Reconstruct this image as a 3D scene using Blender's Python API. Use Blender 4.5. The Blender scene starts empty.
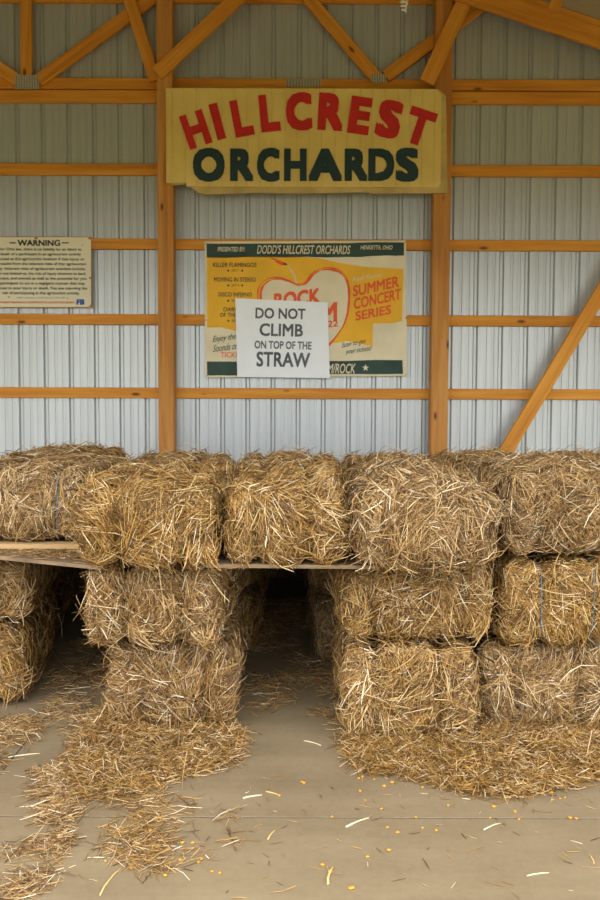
import bpy, math, random
import numpy as np
from mathutils import Vector, Matrix

rng = np.random.default_rng(11)
random.seed(11)
SC = bpy.context.scene
COL = SC.collection

# ------------------------------------------------------------------ camera
F = 875.0                       # focal length in pixels of the 600x900 frame
CAM_H = 1.25
PITCH = math.atan(50.0 / F)     # looking slightly down
ROLL = math.radians(0.22)
cam_d = bpy.data.cameras.new('camera')
cam = bpy.data.objects.new('camera', cam_d)
COL.objects.link(cam)
cam_d.sensor_fit = 'VERTICAL'
cam_d.sensor_height = 36.0
cam_d.sensor_width = 24.0
cam_d.lens = 36.0 * F / 900.0
cam_d.clip_start = 0.05
cam_d.dof.use_dof = True
cam_d.dof.focus_distance = 3.3
cam_d.dof.aperture_fstop = 8.0
CAM_R = (Matrix.Rotation(math.pi / 2 - PITCH, 4, 'X') @ Matrix.Rotation(ROLL, 4, 'Z'))
cam.matrix_world = Matrix.Translation((0, 0, CAM_H)) @ CAM_R
SC.camera = cam

# ------------------------------------------------------------------ light
SC.view_settings.view_transform = 'Standard'
SC.view_settings.look = 'None'
SC.view_settings.exposure = 0.25
SC.view_settings.gamma = 1.0
SC.view_settings.use_curve_mapping = False

world = bpy.data.worlds.new('overcast_sky')
SC.world = world
world.use_nodes = True
wn = world.node_tree.nodes
wl_ = world.node_tree.links
# bright overcast sky, somewhat brighter overhead than at the horizon
w_tc = wn.new('ShaderNodeTexCoord'); w_sep = wn.new('ShaderNodeSeparateXYZ')
wl_.new(w_tc.outputs['Generated'], w_sep.inputs[0])
w_mx = wn.new('ShaderNodeMath'); w_mx.operation = 'MAXIMUM'; w_mx.inputs[1].default_value = 0.0
wl_.new(w_sep.outputs['Z'], w_mx.inputs[0])
w_ma = wn.new('ShaderNodeMath'); w_ma.operation = 'MULTIPLY_ADD'
SKY = 7.2
w_ma.inputs[1].default_value = SKY * 0.60; w_ma.inputs[2].default_value = SKY * 0.40
wl_.new(w_mx.outputs[0], w_ma.inputs[0])
wn['Background'].inputs['Color'].default_value = (0.95, 0.985, 1.0, 1)
wl_.new(w_ma.outputs[0], wn['Background'].inputs['Strength'])

FRONT_Y = 1.8                  # unseen open end of the barn, placed ahead of the camera for top light
OPEN_X0, OPEN_X1, OPEN_Z = -5.6, 5.6, 3.05
pl = bpy.data.lights.new('doorway_portal', 'AREA')
pl.shape = 'RECTANGLE'; pl.size = OPEN_X1 - OPEN_X0; pl.size_y = OPEN_Z
pl.cycles.is_portal = True
po = bpy.data.objects.new('doorway_portal', pl)
po.matrix_world = Matrix.Translation(((OPEN_X0 + OPEN_X1) / 2, FRONT_Y, OPEN_Z / 2)) @ Matrix.Rotation(math.pi / 2, 4, 'X')
COL.objects.link(po)
SIDE_X, SIDE_Y0, SIDE_Y1, SIDE_Z = 6.0, 3.6, 7.3, 2.3      # open bays in the two side walls
for sg in (-1, 1):
    ql = bpy.data.lights.new('bay_portal', 'AREA')
    ql.shape = 'RECTANGLE'; ql.size = SIDE_Y1 - SIDE_Y0; ql.size_y = SIDE_Z
    ql.cycles.is_portal = True
    qo = bpy.data.objects.new('bay_portal', ql)
    qo.matrix_world = Matrix.Translation((sg * SIDE_X, (SIDE_Y0 + SIDE_Y1) / 2, SIDE_Z / 2)) @ Matrix.Rotation(sg * math.pi / 2, 4, 'Z') @ Matrix.Rotation(math.pi / 2, 4, 'X')
    COL.objects.link(qo)

# ------------------------------------------------------------------ pixel helpers
def ray(px, py):
    d = CAM_R.to_3x3() @ Vector(((px - 300) / F, (450 - py) / F, -1.0))
    return d
def P(px, py, Y):               # point of the plane y = Y seen at a pixel
    d = ray(px, py); t = Y / d.y
    return Vector((d.x * t, Y, CAM_H + d.z * t))
def G(px, py, z=0.0):           # point of the floor seen at a pixel
    d = ray(px, py); t = (z - CAM_H) / d.z
    return Vector((d.x * t, d.y * t, z))

# ------------------------------------------------------------------ materials
MATS = {}
def new_mat(name):
    m = bpy.data.materials.new(name); m.use_nodes = True
    nt = m.node_tree
    b = nt.nodes['Principled BSDF']
    MATS[name] = m
    return m, nt, b
def node(nt, t, **kw):
    n = nt.nodes.new(t)
    for k, v in kw.items(): setattr(n, k, v)
    return n
def ramp(nt, stops, fac):
    r = node(nt, 'ShaderNodeValToRGB')
    el = r.color_ramp.elements
    while len(el) < len(stops): el.new(0.5)
    for e, (p, c) in zip(el, stops):
        e.position = p; e.color = (*c, 1)
    nt.links.new(fac, r.inputs['Fac'])
    return r
def coords(nt, scale=(1, 1, 1), kind='Object'):
    tc = node(nt, 'ShaderNodeTexCoord'); mp = node(nt, 'ShaderNodeMapping')
    mp.inputs['Scale'].default_value = scale
    nt.links.new(tc.outputs[kind], mp.inputs['Vector'])
    return mp.outputs['Vector']
def noise(nt, vec, scale, detail=4, rough=0.55):
    n = node(nt, 'ShaderNodeTexNoise')
    n.inputs['Scale'].default_value = scale
    n.inputs['Detail'].default_value = detail
    n.inputs['Roughness'].default_value = rough
    nt.links.new(vec, n.inputs['Vector'])
    return n.outputs['Fac']
def bump(nt, b, h, strength, dist=0.01):
    bn = node(nt, 'ShaderNodeBump')
    bn.inputs['Strength'].default_value = strength
    bn.inputs['Distance'].default_value = dist
    nt.links.new(h, bn.inputs['Height'])
    nt.links.new(bn.outputs['Normal'], b.inputs['Normal'])

def plain(name, col, rough=0.7, var=0.12, scale=9.0, metal=0.0, spec=0.3):
    m, nt, b = new_mat(name)
    f = noise(nt, coords(nt), scale)
    lo = tuple(c * (1 - var) for c in col); hi = tuple(min(1, c * (1 + var)) for c in col)
    r = ramp(nt, [(0.3, lo), (0.7, hi)], f)
    nt.links.new(r.outputs['Color'], b.inputs['Base Color'])
    b.inputs['Roughness'].default_value = rough
    b.inputs['Metallic'].default_value = metal
    b.inputs['Specular IOR Level'].default_value = spec
    return m

def wood(name, dark, mid, light, rough=0.6):
    m, nt, b = new_mat(name)
    oi = node(nt, 'ShaderNodeObjectInfo')
    tc = node(nt, 'ShaderNodeTexCoord')
    add = node(nt, 'ShaderNodeVectorMath', operation='ADD')
    sc = node(nt, 'ShaderNodeVectorMath', operation='SCALE')
    comb = node(nt, 'ShaderNodeCombineXYZ')
    for i in ('X', 'Y', 'Z'): nt.links.new(oi.outputs['Random'], comb.inputs[i])
    nt.links.new(comb.outputs[0], sc.inputs[0]); sc.inputs['Scale'].default_value = 37.0
    nt.links.new(tc.outputs['Object'], add.inputs[0]); nt.links.new(sc.outputs[0], add.inputs[1])
    mp = node(nt, 'ShaderNodeMapping'); mp.inputs['Scale'].default_value = (1.3, 26, 26)
    nt.links.new(add.outputs[0], mp.inputs['Vector'])
    f = noise(nt, mp.outputs['Vector'], 1.0, 5, 0.6)
    mp2 = node(nt, 'ShaderNodeMapping'); mp2.inputs['Scale'].default_value = (0.8, 2.2, 2.2)
    nt.links.new(add.outputs[0], mp2.inputs['Vector'])
    f2 = noise(nt, mp2.outputs['Vector'], 1.0, 2)
    mx = node(nt, 'ShaderNodeMath', operation='MULTIPLY_ADD')
    nt.links.new(f, mx.inputs[0]); mx.inputs[1].default_value = 0.65
    ml = node(nt, 'ShaderNodeMath', operation='MULTIPLY'); ml.inputs[1].default_value = 0.35
    nt.links.new(f2, ml.inputs[0]); nt.links.new(ml.outputs[0], mx.inputs[2])
    r = ramp(nt, [(0.34, dark), (0.5, mid), (0.66, light)], mx.outputs[0])
    # knots
    mp3 = node(nt, 'ShaderNodeMapping'); mp3.inputs['Scale'].default_value = (2.6, 7.0, 7.0)
    nt.links.new(add.outputs[0], mp3.inputs['Vector'])
    vo = node(nt, 'ShaderNodeTexVoronoi'); vo.inputs['Scale'].default_value = 1.0
    nt.links.new(mp3.outputs['Vector'], vo.inputs['Vector'])
    kr = ramp(nt, [(0.055, (1, 1, 1)), (0.13, (0, 0, 0))], vo.outputs['Distance'])
    mixc = node(nt, 'ShaderNodeMix', data_type='RGBA')
    nt.links.new(kr.outputs['Color'], mixc.inputs['Factor'])
    nt.links.new(r.outputs['Color'], mixc.inputs['A'])
    mixc.inputs['B'].default_value = (dark[0] * 0.35, dark[1] * 0.3, dark[2] * 0.3, 1)
    nt.links.new(mixc.outputs['Result'], b.inputs['Base Color'])
    b.inputs['Roughness'].default_value = rough
    b.inputs['Specular IOR Level'].default_value = 0.25
    bump(nt, b, f, 0.25, 0.004)
    return m

wood('lumber', (0.48, 0.175, 0.022), (0.65, 0.262, 0.030), (0.75, 0.345, 0.055))
wood('lumber_post', (0.37, 0.145, 0.03), (0.52, 0.22, 0.045), (0.62, 0.31, 0.09))
wood('plywood', (0.10, 0.062, 0.034), (0.17, 0.11, 0.06), (0.24, 0.165, 0.095), 0.85)
wood('lath', (0.26, 0.15, 0.06), (0.38, 0.23, 0.10), (0.46, 0.30, 0.14), 0.8)

def straw_mat(name, stops, rough=0.38):
    m, nt, b = new_mat(name)
    g = node(nt, 'ShaderNodeNewGeometry')
    r = ramp(nt, stops, g.outputs['Random Per Island'])
    f = noise(nt, coords(nt), 6.0, 2)
    hs = node(nt, 'ShaderNodeHueSaturation')
    mr = node(nt, 'ShaderNodeMapRange')
    mr.inputs['From Min'].default_value = 0.3; mr.inputs['From Max'].default_value = 0.7
    mr.inputs['To Min'].default_value = 0.82; mr.inputs['To Max'].default_value = 1.14
    nt.links.new(f, mr.inputs['Value']); nt.links.new(mr.outputs[0], hs.inputs['Value'])
    oi = node(nt, 'ShaderNodeObjectInfo')
    ms = node(nt, 'ShaderNodeMapRange'); ms.inputs['To Min'].default_value = 0.88; ms.inputs['To Max'].default_value = 1.0
    nt.links.new(oi.outputs['Random'], ms.inputs['Value']); nt.links.new(ms.outputs[0], hs.inputs['Saturation'])
    nt.links.new(r.outputs['Color'], hs.inputs['Color'])
    nt.links.new(hs.outputs['Color'], b.inputs['Base Color'])
    b.inputs['Roughness'].default_value = rough
    b.inputs['Specular IOR Level'].default_value = 0.4
    return m
STRAW_STOPS = [(0.0, (0.0544, 0.0226, 0.0050)), (0.25, (0.1930, 0.0874, 0.0148)), (0.5, (0.3415, 0.1758, 0.0337)),
               (0.78, (0.4801, 0.2698, 0.0673)), (0.92, (0.6534, 0.4512, 0.1980)), (1.0, (0.7722, 0.6392, 0.4455))]
straw_mat('straw', STRAW_STOPS)
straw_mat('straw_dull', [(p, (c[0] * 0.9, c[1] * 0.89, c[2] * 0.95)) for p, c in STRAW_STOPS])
m, nt, b = new_mat('straw_core')  # darkened core colour stands in for shade in the gaps between stalks
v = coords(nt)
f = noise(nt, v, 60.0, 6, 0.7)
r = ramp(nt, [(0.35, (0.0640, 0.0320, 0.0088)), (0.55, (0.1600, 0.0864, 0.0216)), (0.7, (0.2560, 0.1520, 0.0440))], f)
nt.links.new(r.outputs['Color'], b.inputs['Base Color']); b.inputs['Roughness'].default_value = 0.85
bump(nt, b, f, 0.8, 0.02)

plain('twine_blue', (0.10, 0.18, 0.24), 0.6)
plain('corn', (0.5610, 0.2465, 0.0170), 0.4, 0.15, 40)
plain('steel_plate', (0.46, 0.43, 0.36), 0.55, 0.15, 60, 0.3)
plain('sign_red', (0.55, 0.022, 0.02), 0.6)
plain('sign_teal', (0.016, 0.040, 0.050), 0.6)
plain('sign_backing', (0.52, 0.38, 0.15), 0.7, 0.18, 6)
plain('paper_white', (0.86, 0.88, 0.92), 0.6, 0.02)
plain('print_grey', (0.10, 0.11, 0.12), 0.7, 0.35, 5)
plain('print_black', (0.025, 0.022, 0.02), 0.7)
plain('print_orange', (0.72, 0.16, 0.04), 0.7)
plain('print_blue', (0.03, 0.10, 0.36), 0.7)
plain('poster_cream', (0.76, 0.66, 0.46), 0.6, 0.08, 4)
plain('poster_yellow', (0.84, 0.45, 0.025), 0.6, 0.08, 5)
plain('poster_green', (0.030, 0.065, 0.052), 0.6, 0.25, 6)
plain('poster_red', (0.80, 0.11, 0.03), 0.6, 0.08, 5)
plain('warning_cream', (0.74, 0.68, 0.50), 0.5, 0.05, 3)
plain('rust', (0.50, 0.20, 0.03), 0.8)
plain('lamp_glass', (0.85, 0.83, 0.76), 0.3, 0.02)
plain('lamp_base', (0.75, 0.73, 0.68), 0.5, 0.02)
plain('screw', (0.12, 0.11, 0.10), 0.4, 0.1, 9, 0.6)
plain('joint_dirt', (0.045, 0.035, 0.025), 0.95, 0.3, 20)
plain('ground_outside', (0.20, 0.17, 0.05), 0.95, 0.2, 0.6)
plain('side_steel', (0.24, 0.18, 0.09), 0.6, 0.05, 2)
plain('roof_liner', (0.40, 0.36, 0.25), 0.6, 0.05, 2)

m, nt, b = new_mat('sign_yellow')
f = noise(nt, coords(nt), 3.0, 5)
r = ramp(nt, [(0.3, (0.66, 0.47, 0.13)), (0.7, (0.80, 0.60, 0.20))], f)
nt.links.new(r.outputs['Color'], b.inputs['Base Color']); b.inputs['Roughness'].default_value = 0.55

m, nt, b = new_mat('wall_steel')
f = noise(nt, coords(nt, (6, 1, 0.35)), 2.0, 3)
r = ramp(nt, [(0.3, (0.43, 0.45, 0.455)), (0.7, (0.49, 0.51, 0.515))], f)
nt.links.new(r.outputs['Color'], b.inputs['Base Color'])
b.inputs['Roughness'].default_value = 0.38
b.inputs['Metallic'].default_value = 0.35
bump(nt, b, noise(nt, coords(nt, (6, 1, 0.8)), 1.0, 2), 0.05, 0.01)

m, nt, b = new_mat('concrete')
v = coords(nt)
f1 = noise(nt, v, 1.6, 6, 0.6); f2 = noise(nt, v, 40.0, 4, 0.7); f3 = noise(nt, coords(nt, (1.0, 4.5, 1)), 1.3, 5)
mx = node(nt, 'ShaderNodeMath', operation='MULTIPLY_ADD'); mx.inputs[1].default_value = 0.25
nt.links.new(f2, mx.inputs[0])
av = node(nt, 'ShaderNodeMath', operation='ADD'); nt.links.new(f1, av.inputs[0]); nt.links.new(f3, av.inputs[1])
hv = node(nt, 'ShaderNodeMath', operation='MULTIPLY'); hv.inputs[1].default_value = 0.38; nt.links.new(av.outputs[0], hv.inputs[0])
nt.links.new(hv.outputs[0], mx.inputs[2])
r = ramp(nt, [(0.36, (0.1258, 0.0870, 0.0456)), (0.5, (0.1698, 0.1218, 0.0673)), (0.64, (0.2076, 0.1518, 0.0869))], mx.outputs[0])
nt.links.new(r.outputs['Color'], b.inputs['Base Color']); b.inputs['Roughness'].default_value = 0.62
bump(nt, b, f2, 0.12, 0.004)

# ------------------------------------------------------------------ object helpers
def link(name, me, mat=None, parent=None):
    o = bpy.data.objects.new(name, me)
    COL.objects.link(o)
    if mat is not None and me is not None and not me.materials:
        me.materials.append(MATS[mat])
    if parent is not None: o.parent = parent
    return o
def tag(o, label=None, cat=None, group=None, kind=None):
    if label: o['label'] = label
    if cat: o['category'] = cat
    if group: o['group'] = group
    if kind: o['kind'] = kind
    return o
def empty(name, loc=(0, 0, 0), rz=0.0):
    o = bpy.data.objects.new(name, None)
    o.empty_display_size = 0.1
    COL.objects.link(o)
    o.location = loc; o.rotation_euler = (0, 0, rz)
    return o
def mesh(name, verts, faces, smooth=False):
    me = bpy.data.meshes.new(name)
    me.from_pydata([tuple(v) for v in verts], [], faces)
    me.update()
    if smooth: me.shade_smooth()
    return me
def box_data(x0, x1, y0, y1, z0, z1, bev=0.0):
    if bev <= 0:
        v = [(x, y, z) for x in (x0, x1) for y in (y0, y1) for z in (z0, z1)]
        f = [(0, 1, 3, 2), (4, 6, 7, 5), (0, 4, 5, 1), (2, 3, 7, 6), (0, 2, 6, 4), (1, 5, 7, 3)]
        return v, f
    # chamfered along x edges (cheap lumber profile)
    b_ = bev
    prof = [(y0 + b_, z0), (y1 - b_, z0), (y1, z0 + b_), (y1, z1 - b_), (y1 - b_, z1), (y0 + b_, z1), (y0, z1 - b_), (y0, z0 + b_)]
    v = [(x0, y, z) for y, z in prof] + [(x1, y, z) for y, z in prof]
    f = [(i, i + 8, (i + 1) % 8 + 8, (i + 1) % 8) for i in range(8)] + [tuple(range(8)), tuple(range(15, 7, -1))]
    return v, f
def box(name, x0, x1, y0, y1, z0, z1, mat, parent=None, bev=0.0):
    return link(name, mesh(name, *box_data(x0, x1, y0, y1, z0, z1, bev)), mat, parent)
def beam(name, a, c, tall, thick, mat, parent=None):
    """a board from a to c (front face centre line, in a plane of constant y); thickness goes back in +y"""
    a = Vector(a); c = Vector(c)
    d = c - a; L = d.length
    o = link(name, mesh(name, *box_data(0, L, 0, thick, -tall / 2, tall / 2, 0.004)), mat, parent)
    ang = math.atan2(d.z, d.x)
    o.matrix_local = Matrix.Translation(a) @ Matrix.Rotation(-ang, 4, 'Y')
    return o
def polygon(name, pts, Y, thick, mat, parent=None):
    """flat piece from outline [(x, z)], front at y = Y, with thickness"""
    n = len(pts)
    v = [(x, Y, z) for x, z in pts] + [(x, Y + thick, z) for x, z in pts]
    f = [tuple(range(n)), tuple(range(2 * n - 1, n - 1, -1))] + [(i, (i + 1) % n, (i + 1) % n + n, i + n) for i in range(n)]
    import bmesh
    me = mesh(name, v, f)
    bm = bmesh.new(); bm.from_mesh(me); bmesh.ops.recalc_face_normals(bm, faces=bm.faces); bm.to_mesh(me); bm.free()
    return link(name, me, mat, parent)
def tube_data(path, rad, sides=6, closed=False):
    path = [Vector(p) for p in path]; n = len(path)
    v = []; f = []
    for i, p in enumerate(path):
        a = path[(i - 1) % n] if (closed or i > 0) else p
        c = path[(i + 1) % n] if (closed or i < n - 1) else p
        d = (c - a).normalized()
        ref = Vector((1, 0, 0)) if abs(d.x) < 0.8 else Vector((0, 0, 1))
        s = d.cross(ref).normalized(); t = s.cross(d).normalized()
        rr = rad[i] if hasattr(rad, '__len__') else rad
        for k in range(sides):
            w = 2 * math.pi * k / sides
            v.append(p + s * (rr * math.cos(w)) + t * (rr * math.sin(w)))
    m_ = n if closed else n - 1
    for i in range(m_):
        j = (i + 1) % n
        for k in range(sides):
            k2 = (k + 1) % sides
            f.append((i * sides + k, i * sides + k2, j * sides + k2, j * sides + k))
    if not closed:
        f.append(tuple(range(sides - 1, -1, -1))); f.append(tuple(range((n - 1) * sides, n * sides)))
    return v, f

# ------------------------------------------------------------------ lettering
def text_mesh(s, bold=0.0, shear=0.0):
    cu = bpy.data.curves.new('lettering', 'FONT')
    cu.body = s; cu.size = 1.0; cu.shear = shear
    cu.extrude = 0.0; cu.resolution_u = 3; cu.fill_mode = 'FRONT'
    o = bpy.data.objects.new('lettering', cu)
    COL.objects.link(o)
    bpy.context.view_layer.update()
    dg = bpy.context.evaluated_depsgraph_get()
    me = bpy.data.meshes.new_from_object(o.evaluated_get(dg))
    bpy.data.objects.remove(o); bpy.data.curves.remove(cu)
    if bold > 0:                # heavier strokes: the glyph laid over itself with small shifts
        n = len(me.vertices)
        co = np.empty(n * 3); me.vertices.foreach_get('co', co); co = co.reshape(-1, 3)
        fc = [tuple(p.vertices) for p in me.polygons]
        V = []; Fc = []
        for i, (dx, dy) in enumerate(((0, 0), (1, 1), (1, -1), (-1, 1), (-1, -1), (1, 0), (-1, 0), (0, 1), (0, -1))):
            V.append(co + np.array([dx * bold, dy * bold, i * 1e-4]))
            Fc += [tuple(v + i * n for v in f) for f in fc]
        bpy.data.meshes.remove(me)
        me = mesh('lettering', np.concatenate(V).tolist(), Fc)
    return me
def lettering(name, s, cx, cz, w, h, Y, mat, parent, rot=0.0, bold=0.0, shear=0.0, skew=0.0):
    """text fitted to a w x h box centred on (cx, cz), lying in the plane y = Y facing the camera"""
    me = text_mesh(s, bold, shear)
    n = len(me.vertices)
    co = np.empty(n * 3); me.vertices.foreach_get('co', co); co = co.reshape(-1, 3)
    lo = co.min(0); hi = co.max(0)
    u = (co[:, 0] - (lo[0] + hi[0]) / 2) / (hi[0] - lo[0]) * w
    v = (co[:, 1] - (lo[1] + hi[1]) / 2) / (hi[1] - lo[1]) * h
    v = v + skew * u
    c, s_ = math.cos(rot), math.sin(rot)
    out = np.stack([cx + c * u - s_ * v, Y - co[:, 2], cz + s_ * u + c * v], 1)
    me.vertices.foreach_set('co', out.ravel())
    me.materials.clear(); me.materials.append(MATS[mat])
    me.update()
    me.name = name
    return link(name, me, None, parent)
def letter_px(name, s, x0, y0, x1, y1, Y, mat, parent, **kw):
    """the same with the box given by its pixel corners in the photograph"""
    a = P(x0, y0, Y); c = P(x1, y1, Y)
    return lettering(name, s, (a.x + c.x) / 2, (a.z + c.z) / 2, abs(c.x - a.x), abs(a.z - c.z), Y, mat, parent, **kw)

# ================================================================== THE SETTING
WALL_Y = 7.60
RIDGE_X, SLOPE = -2.0, 0.325
ROOF_P = P(600, 24, 7.40)
def roof_z(x):
    zr = ROOF_P.z + SLOPE * (ROOF_P.x - RIDGE_X)
    return zr - SLOPE * abs(x - RIDGE_X)
X_L, X_R = -SIDE_X, SIDE_X

# floor: concrete slabs with joints
joint_y = G(420, 818).y
joint_x = G(16, 754).x
floor = box('floor', X_L, X_R, -2.0, WALL_Y + 0.1, -0.16, -0.0012, 'joint_dirt')
tag(floor, kind='structure')
gp = 0.0028
def slab(x0, x1, y0, y1):
    e = 0.0008
    v = [(x0, y0, -0.15), (x1, y0, -0.15), (x1, y1, -0.15), (x0, y1, -0.15),
         (x0, y0, -e), (x1, y0, -e), (x1, y1, -e), (x0, y1, -e),
         (x0 + e, y0 + e, 0), (x1 - e, y0 + e, 0), (x1 - e, y1 - e, 0), (x0 + e, y1 - e, 0)]
    f = [(8, 9, 10, 11)] + [(i, (i + 1) % 4, (i + 1) % 4 + 4, i + 4) for i in range(4)] + \
        [(i + 4, (i + 1) % 4 + 4, (i + 1) % 4 + 8, i + 8) for i in range(4)]
    return link('slab', mesh('slab', v, f), 'concrete', floor)
xs = [X_L, joint_x - 3.6, joint_x, joint_x + 3.6, X_R]
ys = [-2.0, joint_y, WALL_Y + 0.1]
for i in range(4):
    for j in range(2):
        slab(xs[i] + gp, xs[i + 1] - gp, ys[j] + gp, ys[j + 1] - gp)

# back wall: ribbed steel sheets, ribs pressed outwards
PER = 0.2183
def panel_mesh(z1):
    per = PER; prof = []
    for k in range(4):
        x = k * per
        prof += [(x + 0.000, 0.0), (x + 0.012, 0.020), (x + 0.032, 0.020), (x + 0.044, 0.0),
                 (x + 0.096, 0.0), (x + 0.101, 0.004), (x + 0.117, 0.004), (x + 0.122, 0.0),
                 (x + 0.160, 0.0), (x + 0.165, 0.004), (x + 0.181, 0.004), (x + 0.186, 0.0)]
    prof += [(4 * per + x_, y_) for x_, y_ in ((0.0, 0.0), (0.012, 0.020), (0.032, 0.020), (0.044, 0.0), (0.05, 0.0))]
    n = len(prof)
    v = [(x, y, 0.0) for x, y in prof] + [(x, y, z1) for x, y in prof]
    f = [(i, i + 1, i + 1 + n, i + n) for i in range(n - 1)]
    return mesh('wall_panel', v, f)
wall_back = empty('wall_back', (0, WALL_Y, 0)); tag(wall_back, kind='structure')
pm = panel_mesh(6.6)
off = (P(19.8, 300, WALL_Y).x - 0.022) % PER
k0 = int((X_L - off) // (4 * PER))
for k in range(k0, int((X_R - off) // (4 * PER)) + 1):
    o = link('wall_panel', pm, 'wall_steel', wall_back)
    o.location = (off + k * (4 * PER), 0.0015 * (k % 2), 0)

# roof and the other walls of the barn
def roof_part(name, xa, xb):
    t = 0.06
    v = []
    for y in (FRONT_Y - 0.2, WALL_Y + 0.03):
        v += [(xa, y, roof_z(xa)), (xb, y, roof_z(xb)), (xb, y, roof_z(xb) + t), (xa, y, roof_z(xa) + t)]
    f = [(0, 1, 5, 4), (1, 2, 6, 5), (2, 3, 7, 6), (3, 0, 4, 7), (0, 3, 2, 1), (4, 5, 6, 7)]
    return link(name, mesh(name, v, f), 'roof_liner')
tag(roof_part('ceiling', X_L, RIDGE_X), kind='structure')
tag(roof_part('ceiling', RIDGE_X, X_R), kind='structure')
for nm, x in (('wall_left', X_L), ('wall_right', X_R)):
    sw = tag(box(nm, x - 0.05, x + 0.05, FRONT_Y, SIDE_Y0, 0, roof_z(x), 'side_steel'), kind='structure')
    box('bay_header', x - 0.05, x + 0.05, SIDE_Y0, SIDE_Y1, SIDE_Z, roof_z(x), 'side_steel', sw)
    box('corner_wall', x - 0.05, x + 0.05, SIDE_Y1, WALL_Y, 0, roof_z(x), 'side_steel', sw)
fr = polygon('wall_front', [(X_L, 0), (OPEN_X0, 0), (OPEN_X0, OPEN_Z), (OPEN_X1, OPEN_Z), (OPEN_X1, 0), (X_R, 0),
                            (X_R, roof_z(X_R)), (RIDGE_X, roof_z(RIDGE_X)), (X_L, roof_z(X_L))], FRONT_Y, 0.06, 'side_steel')
tag(fr, kind='structure')
gr = link('yard_ground', mesh('yard_ground', [(-60, -80, -0.03), (60, -80, -0.03), (60, 20, -0.03), (-60, 20, -0.03)], [(0, 1, 2, 3)]), 'ground_outside')
tag(gr, kind='structure')

# ------------------------------------------------------------------ timber frame
GY = WALL_Y - 0.040             # front of the girts
PY = GY - 0.140                 # front of the posts
def girt(py_mid, label, tall_px=11, xa=X_L + 0.1, xb=X_R - 0.1):
    a = P(300, py_mid, GY)
    h = tall_px * GY / F
    o = beam('wall_girt', (xa, GY, a.z), (xb, GY, a.z), h, 0.038, 'lumber')
    tag(o, label, 'beam', 'horizontal girts of the back wall')
    return o
girt(-4, 'highest orange-stained timber girt, cut off by the photo top', 13)
girt(97, 'orange timber girt directly under the truss bottom chord', 12)
girt(170, 'orange timber girt running behind the large yellow sign', 11)
girt(244.5, 'orange timber girt level with the top edge of the warning sign', 10.5)
girt(320, 'orange timber girt just below the warning sign, behind the concert banner', 10.5)
girt(393.5, 'lowest visible orange girt, under the concert banner', 10.5)

def post(xpx_top, xpx_bot, wpx, label):
    x = (P(xpx_top, 100, PY).x + P(xpx_bot, 445, PY).x) / 2
    w = wpx * PY / F
    zt = roof_z(x) - 0.06
    v, f = box_data(0, zt, -w / 2, w / 2, 0, 0.14, 0.005)
    o = link('timber_post', mesh('timber_post', v, f), 'lumber_post')
    # local x -> world z (the grain runs up the post)
    o.matrix_world = Matrix(((0, 1, 0, x), (0, 0, 1, PY), (1, 0, 0, 0), (0, 0, 0, 1)))
    tag(o, label, 'post', 'upright posts of the back wall')
    return o
post(164.5, 166.5, 15.5, 'square orange timber post left of the concert banner')
post(442.5, 440, 17, 'square orange timber post right of the concert banner')

# roof truss standing against the wall
truss = empty('roof_truss', (0, 0, 0))
tag(truss, 'orange timber roof truss with diagonal webs above the yellow sign', 'truss')
WY = GY - 0.042
def web(x0, y0, x1, y1, wpx, Y=WY, name='web'):
    return beam(name, P(x0, y0, Y), P(x1, y1, Y), wpx * Y / F, 0.038, 'lumber', truss)
ch = P(300, 84, GY)
beam('bottom_chord', (X_L + 0.1, GY, ch.z), (X_R - 0.1, GY, ch.z), 10.5 * GY / F, 0.038, 'lumber', truss)
web(25.5, -40, 26, 79, 11)
web(-40, 40, 17, 80, 12)
web(38, 80, 165, -12, 12.5)
web(125, -14, 155, 80, 12, WY - 0.04)
web(300, -12, 377, 78, 12)
web(386, 76, 492, -2.5, 12)
web(157, 73, 262, -26, 14, PY - 0.04, 'knee_brace')
web(427, 82, 470, -12, 15, PY - 0.04, 'knee_brace')
# top chord under the roof
yq = PY - 0.09
tw = 25 * yq / F
xa, xb = P(470, 0, yq).x - 0.9, X_R - 0.15
off_z = tw / 2 / math.cos(math.atan(SLOPE)) + 0.004
beam('top_chord', (xa, yq, roof_z(xa) - off_z), (xb, yq, roof_z(xb) - off_z), tw, 0.038, 'lumber', truss)
def plate(x0, y0, x1, y1, Y, tooth):
    a = P(x0, y0, Y); c = P(x1, y1, Y)
    o = box('nail_plate', min(a.x, c.x), max(a.x, c.x), Y, Y + 0.003, min(a.z, c.z), max(a.z, c.z), 'steel_plate', truss)
    n = 0; v = []; f = []
    nx, nz = tooth
    for i in range(nx):
        for j in range(nz):
            x = a.x + (c.x - a.x) * (i + 0.5) / nx; z = c.z + (a.z - c.z) * (j + 0.5) / nz
            s = 0.0035
            k = len(v)
            v += [(x - s, Y - 0.0004, z - 2 * s), (x + s, Y - 0.0004, z - 2 * s), (x + s, Y - 0.0004, z + 2 * s), (x - s, Y - 0.0004, z + 2 * s)]
            f.append((k, k + 1, k + 2, k + 3))
    q = link('tooth_slots', mesh('tooth_slots', v, f), 'screw', o); tag(q, kind='stuff')
    return o
plate(15, 75, 39, 89, WY - 0.004, (9, 5))
plate(286, 79, 321, 87, GY - 0.004, (12, 3))
plate(371, 74, 386, 82.5, WY - 0.004, (6, 4))
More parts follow.
